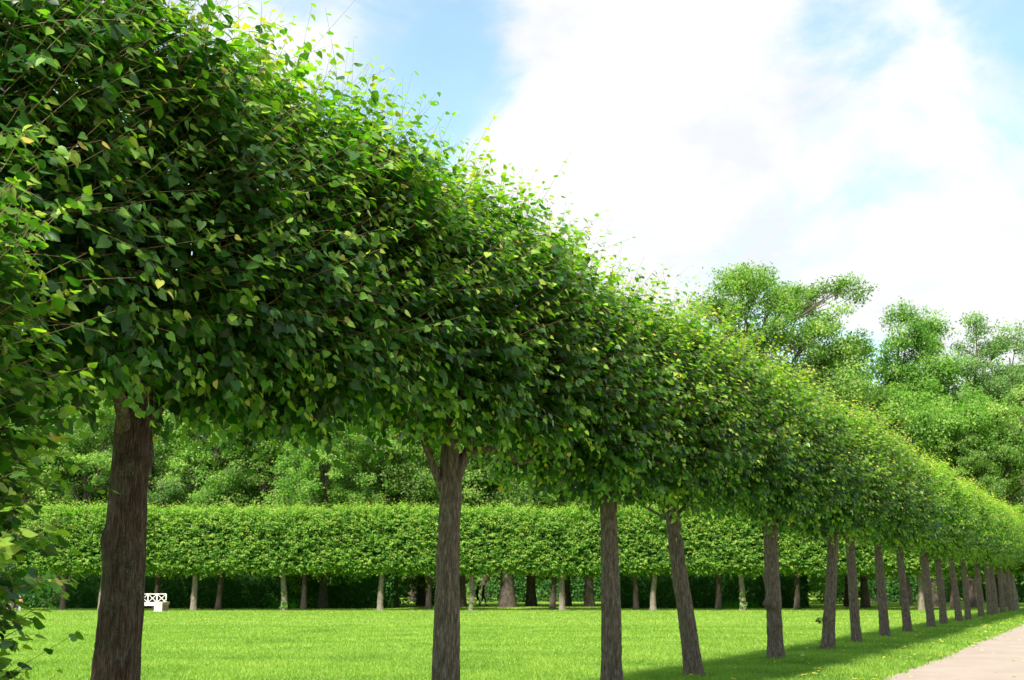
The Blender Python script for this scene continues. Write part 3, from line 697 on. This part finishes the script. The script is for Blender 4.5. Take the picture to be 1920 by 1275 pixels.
def stone_block():
    x, y = ground(302, 1146.5)
    t = empty('stone_plinth', (x, y, 0), R(-24)); tag(t, 'low square pale stone plinth with shade painted brown on one side standing beside the white bench', 'plinth')
    b = MB(); b.box((0,0,.22),(.62,.62,.44),0); b.box((.318,0,.22),(.02,.60,.42),1); b.box((0,0,.02),(.68,.68,.06),0)  # thin brown panel paints the shade on the side away from the sun
    bevel(b.obj('block', [M_stone, M_plinth_shade], t, False), .008)
    c = MB(); c.box((0,0,.52),(.70,.70,.15),0); c.box((.352,0,.52),(.012,.66,.11),1); bevel(c.obj('cap', [M_stone, M_plinth_shade], t, False), .008)
stone_block()
def stone_post(px, py, hpx, wpx, label, mat):
    x, y = ground(px, py); k = y/2248.
    t = empty('stone_post', (x, y, 0), R(12)); tag(t, label, 'post')
    h, w = hpx*k, wpx*k
    b = MB(); b.box((0,0,h*.42),(w*.86,w*.86,h*.84)); b.box((0,0,.05),(w,w,.1)); bevel(b.obj('shaft', mat, t, False))
    c = MB(); c.box((0,0,h*.92),(w*1.02,w*1.02,h*.16)); bevel(c.obj('cap', mat, t, False))
stone_post(1073, 1125, 13, 8.5, 'pinkish stone post in the open gap left of the straight near trunk', M_pinkstone)
stone_post(1667, 1127.5, 10, 7, 'pinkish stone post far behind the near limes at right', M_pinkstone)
stone_post(1871, 1129, 11, 3.5, 'slim pale stone post far down between the near trunks', M_stone)
stone_post(1577, 1127, 10, 3.5, 'small white stone post behind the lime that leans right', M_white)
stone_post(1707, 1128.5, 13, 3, 'small white stone post just right of the lime with the bark scar', M_white)
def railing(px0, px1, Y, label):
    x0, x1 = X_at(px0,Y), X_at(px1,Y); t = empty('iron_railing', (x0,Y,0)); tag(t, label, 'railing', 'iron railings far behind the lawn')
    n = int((x1-x0)/.18); b = MB()
    for k in range(n): b.box((k*.18,0,.5),(.025,.025,.95))
    b.obj('bars', M_iron, t, False)
    r = MB(); r.box(((x1-x0)/2,0,.93),(x1-x0,.045,.05)); r.box(((x1-x0)/2,0,.2),(x1-x0,.045,.05)); r.obj('rails', M_iron, t, False)
    p = MB()
    for k in range(int((x1-x0)/2.4)+1): p.box((k*2.4,.06,.58),(.07,.07,1.16))
    p.obj('posts', M_iron, t, False)
railing(935, 1168, 134, 'low dark iron railing in the open gap near the pinkish post')
railing(1540, 1900, 126, 'low dark iron railing far behind the near limes at right')

# ------------------------------------------------------------------ people
def flat_mat(name, c): return plain(name, c, .8, .1, 40)
SKIN = flat_mat('skin', (.55,.34,.26)); 
def person(loc, rz, h, joints_pose, top_c, leg_c, hair_c, label, shoe_c=(.02,.02,.02), collar=.80):
    t = empty('person', (loc[0], loc[1], 0), rz, h/1.75); tag(t, label, 'person')
    J = joints_pose
    names = list(J.keys()); idx = {k:i for i,k in enumerate(names)}
    E = [('pelvis','waist'),('waist','chest'),('chest','neck'),('neck','head'),('head','crown')]
    for s in 'lr':
        E += [('chest','sho'+s),('sho'+s,'elb'+s),('elb'+s,'wri'+s),('wri'+s,'palm'+s),('pelvis','hip'+s),('hip'+s,'knee'+s),('knee'+s,'ank'+s),('ank'+s,'toe'+s)]
    rad = dict(pelvis=.135,waist=.12,chest=.14,neck=.055,head=.085,crown=.07)
    for s in 'lr': rad.update({'sho'+s:.06,'elb'+s:.045,'wri'+s:.03,'palm'+s:.035,'hip'+s:.095,'knee'+s:.062,'ank'+s:.042,'toe'+s:.038})
    verts = [J[n][0] if isinstance(J[n], tuple) and isinstance(J[n][0], tuple) else J[n] for n in names]
    edges = [(idx[a],idx[b]) for a,b in E]; radii = [rad[n] for n in names]
    for s in 'lr':                                  # five fingers rooted in each palm
        p = Vector(J['palm'+s]); w = Vector(J['wri'+s]); d = (p-w).normalized(); side = d.cross(Vector((0,1,.2))).normalized()
        for k in range(5):
            o_ = side*(.018*(k-2)); ln = (.05,.075,.085,.078,.06)[k]
            a = len(verts); verts.append(tuple(p+o_+d*ln*.5)); verts.append(tuple(p+o_*1.3+d*ln+Vector((0,-.012,0))))
            radii += [.010,.008]; edges += [(idx['palm'+s],a),(a,a+1)]
    me = bpy.data.meshes.new('body'); me.from_pydata(verts, edges, [])
    o = link_mesh('body', me, t)
    m = o.modifiers.new('skin','SKIN'); 
    sv = me.skin_vertices[0].data if me.skin_vertices else None
    if sv is None:
        me.attributes
    for i, r in enumerate(radii):
        me.skin_vertices[0].data[i].radius = (r,r)
    me.skin_vertices[0].data[idx['pelvis']].use_root = True
    ss_ = o.modifiers.new('sub','SUBSURF'); ss_.levels = 1; ss_.render_levels = 1
    dg = bpy.context.evaluated_depsgraph_get(); dg.update()
    ev = bpy.data.meshes.new_from_object(o.evaluated_get(dg)); ev.name = 'body'
    o.modifiers.clear(); o.data = ev
    ev.materials.clear()
    for mt in (flat_mat('top_cloth', top_c), flat_mat('trousers', leg_c), SKIN, flat_mat('shoes', shoe_c)): ev.materials.append(mt)
    pel = J['pelvis'][2]; neck = J['neck']; 
    wl, wr = Vector(J['wril']), Vector(J['wrir'])
    def seg(c, a, b):
        a, b = Vector(a), Vector(b); d = b-a; u = max(0, min(1, (c-a).dot(d)/d.length_squared)); return (c-a-d*u).length
    for p in ev.polygons:
        c = p.center; p.use_smooth = True
        best = min(((seg(c,J[a],J[b])/max(rad[a],rad[b]), a, b) for a,b in E))
        a, b = best[1], best[2]
        if a in ('neck','head'): k = 2
        elif a.startswith('wri') or b.startswith('palm'): k = 2
        elif a.startswith('ank'): k = 3
        elif a.startswith(('hip','knee')) or b.startswith('hip') or (a == 'pelvis' and c.z < pel-.02): k = 1
        else: k = 0
        p.material_index = k
    # face and hair
    hd = Vector(J['head']); hm = MB()
    n = 14
    for i in range(6):
        th0 = i/6*PI*.62
    ring = []; V = []; Fc = []
    for i in range(7):
        th = i/6*PI*.62
        for j in range(n):
            a = j/n*2*PI; fr = 1.0
            V.append((hd.x+.098*math.sin(th)*math.cos(a), hd.y+.02+.112*math.sin(th)*math.sin(a), hd.z+.055+.10*math.cos(th)-(.06*math.sin(th) if math.sin(a) > -.2 else 0)))
    for i in range(6):
        for j in range(n): Fc.append([i*n+j,(i+1)*n+j,(i+1)*n+(j+1)%n,i*n+(j+1)%n])
    hm.add(V, Fc); hm.obj('hair', flat_mat('hair', hair_c), t)
    fm = MB()
    for sx in (-1,1): fm.box((hd.x+sx*.033, hd.y-.083, hd.z+.012), (.022,.012,.012))
    fm.obj('eyes', flat_mat('eyes', (.03,.02,.02)), t)
    nm = MB(); nm.tube([(hd.x,hd.y-.075,hd.z+.015),(hd.x,hd.y-.10,hd.z-.02),(hd.x,hd.y-.08,hd.z-.028)],[.008,.014,.008],6); nm.obj('nose', SKIN, t)
    return t
def pose(stride=0., knee=.08, armf=.1, bend=0.):
    J = dict(pelvis=(0,0,.95), waist=(0,-.02-bend*.2,1.12), chest=(0,-.03-bend*.5,1.34), neck=(0,-.05-bend*.8,1.52), head=(0,-.075-bend*.9,1.62), crown=(0,-.07-bend*.9,1.70))
    for s, sg in (('l',-1),('r',1)):
        st = stride*sg
        J['hip'+s]=(sg*.09,0,.90); J['knee'+s]=(sg*.10,-st*.5-knee,.50); J['ank'+s]=(sg*.10,-st,.09+max(0,-st)*.25); J['toe'+s]=(sg*.11,-st-.16,.04+max(0,-st)*.05)
        J['sho'+s]=(sg*.19,-.03-bend*.5,1.42); J['elb'+s]=(sg*.23,st*.5-bend*.5,1.15); J['wri'+s]=(sg*.22,st*.8-armf-bend*.6,.93+armf*.4); J['palm'+s]=(sg*.22,st*.8-armf*1.3-bend*.6,.86+armf*.4)
    return J
xp, yp = ground(905, 1137)
person((xp, yp), R(80), 1.68, pose(.26, .1, .15, .05), (.02,.02,.024), (.012,.012,.016), (.30,.07,.03), 'person walking mid-stride in black clothes with reddish hair, under the far limes')
xp, yp = ground(894.5, 1136.5)
person((xp, yp), R(80), 1.62, pose(-.22, .1, .1), (.015,.015,.02), (.012,.012,.016), (.03,.02,.015), 'person in dark clothes half hidden behind a pale far trunk, following the red haired walker')
xp, yp = ground(28, 1147)
person((xp, yp), R(20), 1.72, pose(.08), (.03,.06,.22), (.05,.05,.06), (.12,.07,.04), 'standing person in dark blue top glimpsed through the bush at left')
xp, yp = ground(37, 1148)
person((xp, yp), R(-20), .95, pose(.05), (.75,.20,.10), (.45,.42,.45), (.25,.15,.08), 'small child in orange top beside the person in dark blue')

# ------------------------------------------------------------------ sun and sky
SUN_AZ, SUN_EL = R(-150), R(51)
sd = Vector((math.sin(SUN_AZ)*math.cos(SUN_EL), math.cos(SUN_AZ)*math.cos(SUN_EL), math.sin(SUN_EL)))
sl = bpy.data.lights.new('sun', 'SUN'); sl.energy = 3.6; sl.angle = R(4); sl.color = (1, .955, .87)
so = bpy.data.objects.new('sun', sl); col.objects.link(so); so.rotation_euler = (-sd).to_track_quat('-Z','Y').to_euler()
w = bpy.data.worlds.new('World'); sc.world = w; w.use_nodes = True
nt = w.node_tree; nt.nodes.clear()
def WN(t, **kw):
    n = nt.nodes.new('ShaderNode'+t)
    for k, v in kw.items():
        if k in n.inputs: n.inputs[k].default_value = v
        else: setattr(n, k, v)
    return n
L = nt.links.new
out = WN('OutputWorld'); bg = WN('Background'); bg.inputs['Strength'].default_value = .10
sky = WN('TexSky'); sky.sky_type = 'NISHITA'; sky.sun_disc = False; sky.sun_elevation = SUN_EL; sky.sun_rotation = SUN_AZ % (2*PI)
sky.altitude = 50; sky.air_density = 1.0; sky.dust_density = .6; sky.ozone_density = 2.0
tc = WN('TexCoord'); nrm_ = WN('VectorMath', operation='NORMALIZE'); L(tc.outputs['Generated'], nrm_.inputs[0])
sep = WN('SeparateXYZ'); L(nrm_.outputs[0], sep.inputs[0])
# cloud layer: project the direction on a plane overhead
mz = WN('Math', operation='ADD'); mz.inputs[1].default_value = .35; L(sep.outputs['Z'], mz.inputs[0])
dx = WN('Math', operation='DIVIDE'); L(sep.outputs['X'], dx.inputs[0]); L(mz.outputs[0], dx.inputs[1])
dy = WN('Math', operation='DIVIDE'); L(sep.outputs['Y'], dy.inputs[0]); L(mz.outputs[0], dy.inputs[1])
cmb = WN('CombineXYZ'); L(dx.outputs[0], cmb.inputs[0]); L(dy.outputs[0], cmb.inputs[1])
n1 = WN('TexNoise', Scale=3.4, Detail=12.0, Roughness=.6, Distortion=.6); L(cmb.outputs[0], n1.inputs['Vector'])
n2 = WN('TexNoise', Scale=5.0, Detail=6.0, Roughness=.6); L(cmb.outputs[0], n2.inputs['Vector'])
acc = WN('Math', operation='MULTIPLY_ADD'); acc.inputs[1].default_value = 1.9; acc.inputs[2].default_value = -.38; L(n1.outputs['Fac'], acc.inputs[0])
last = acc
# (photo direction, radius in degrees, weight): clear windows and cloud banks of this particular sky
for px, py, rad, wt in [(760,190,6.5,-.24),(800,20,5,-.24),(900,130,4,-.16),(690,80,3.4,.34),(720,215,4.5,-.30),(1905,0,4,-.40),(1640,10,4,-.20),(1560,175,3,-.14),(1760,120,6,.14),(1250,160,11,.35),(1150,330,9,.3),(1800,270,4,-.10),(1680,400,3,-.06),(1750,520,9,.25),(1850,350,3.5,-.10)]:
    d = ray(px, py)
    dt = WN('VectorMath', operation='DOT_PRODUCT'); L(nrm_.outputs[0], dt.inputs[0]); dt.inputs[1].default_value = d
    mr = WN('MapRange', interpolation_type='SMOOTHSTEP'); mr.inputs['From Min'].default_value = math.cos(R(rad)); mr.inputs['From Max'].default_value = 1.0
    mr.inputs['To Min'].default_value = 0; mr.inputs['To Max'].default_value = wt; L(dt.outputs['Value'], mr.inputs['Value'])
    ad = WN('Math', operation='ADD'); L(last.outputs[0], ad.inputs[0]); L(mr.outputs[0], ad.inputs[1]); last = ad
mask = WN('MapRange', interpolation_type='SMOOTHSTEP'); mask.inputs['From Min'].default_value = .26; mask.inputs['From Max'].default_value = .84; L(last.outputs[0], mask.inputs['Value'])
mfloor = WN('MapRange'); mfloor.inputs['To Min'].default_value = .24; L(mask.outputs[0], mfloor.inputs['Value'])
cr = WN('ValToRGB'); cr.color_ramp.elements[0].position = .36; cr.color_ramp.elements[0].color = (2.75,2.82,2.95,1); cr.color_ramp.elements[1].position = .6; cr.color_ramp.elements[1].color = (3.35,3.35,3.35,1)
L(n2.outputs['Fac'], cr.inputs['Fac'])
gain = WN('MixRGB', blend_type='MULTIPLY'); gain.inputs['Fac'].default_value = 1; gain.inputs['Color2'].default_value = (.85,1.08,.9,1); L(sky.outputs[0], gain.inputs['Color1'])
mix = WN('MixRGB'); L(mfloor.outputs[0], mix.inputs['Fac']); L(gain.outputs['Color'], mix.inputs['Color1']); L(cr.outputs['Color'], mix.inputs['Color2'])
L(mix.outputs['Color'], bg.inputs['Color']); L(bg.outputs[0], out.inputs['Surface'])

# ------------------------------------------------------------------ render settings
sc.render.engine = 'CYCLES'
sc.render.resolution_x = 1024; sc.render.resolution_y = 680
vs = sc.view_settings
vs.view_transform = 'Standard'; vs.look = 'None'; vs.gamma = 1; vs.use_curve_mapping = False
vs.exposure = 1.75
sc.cycles.max_bounces = 8; sc.cycles.diffuse_bounces = 3; sc.cycles.transmission_bounces = 4
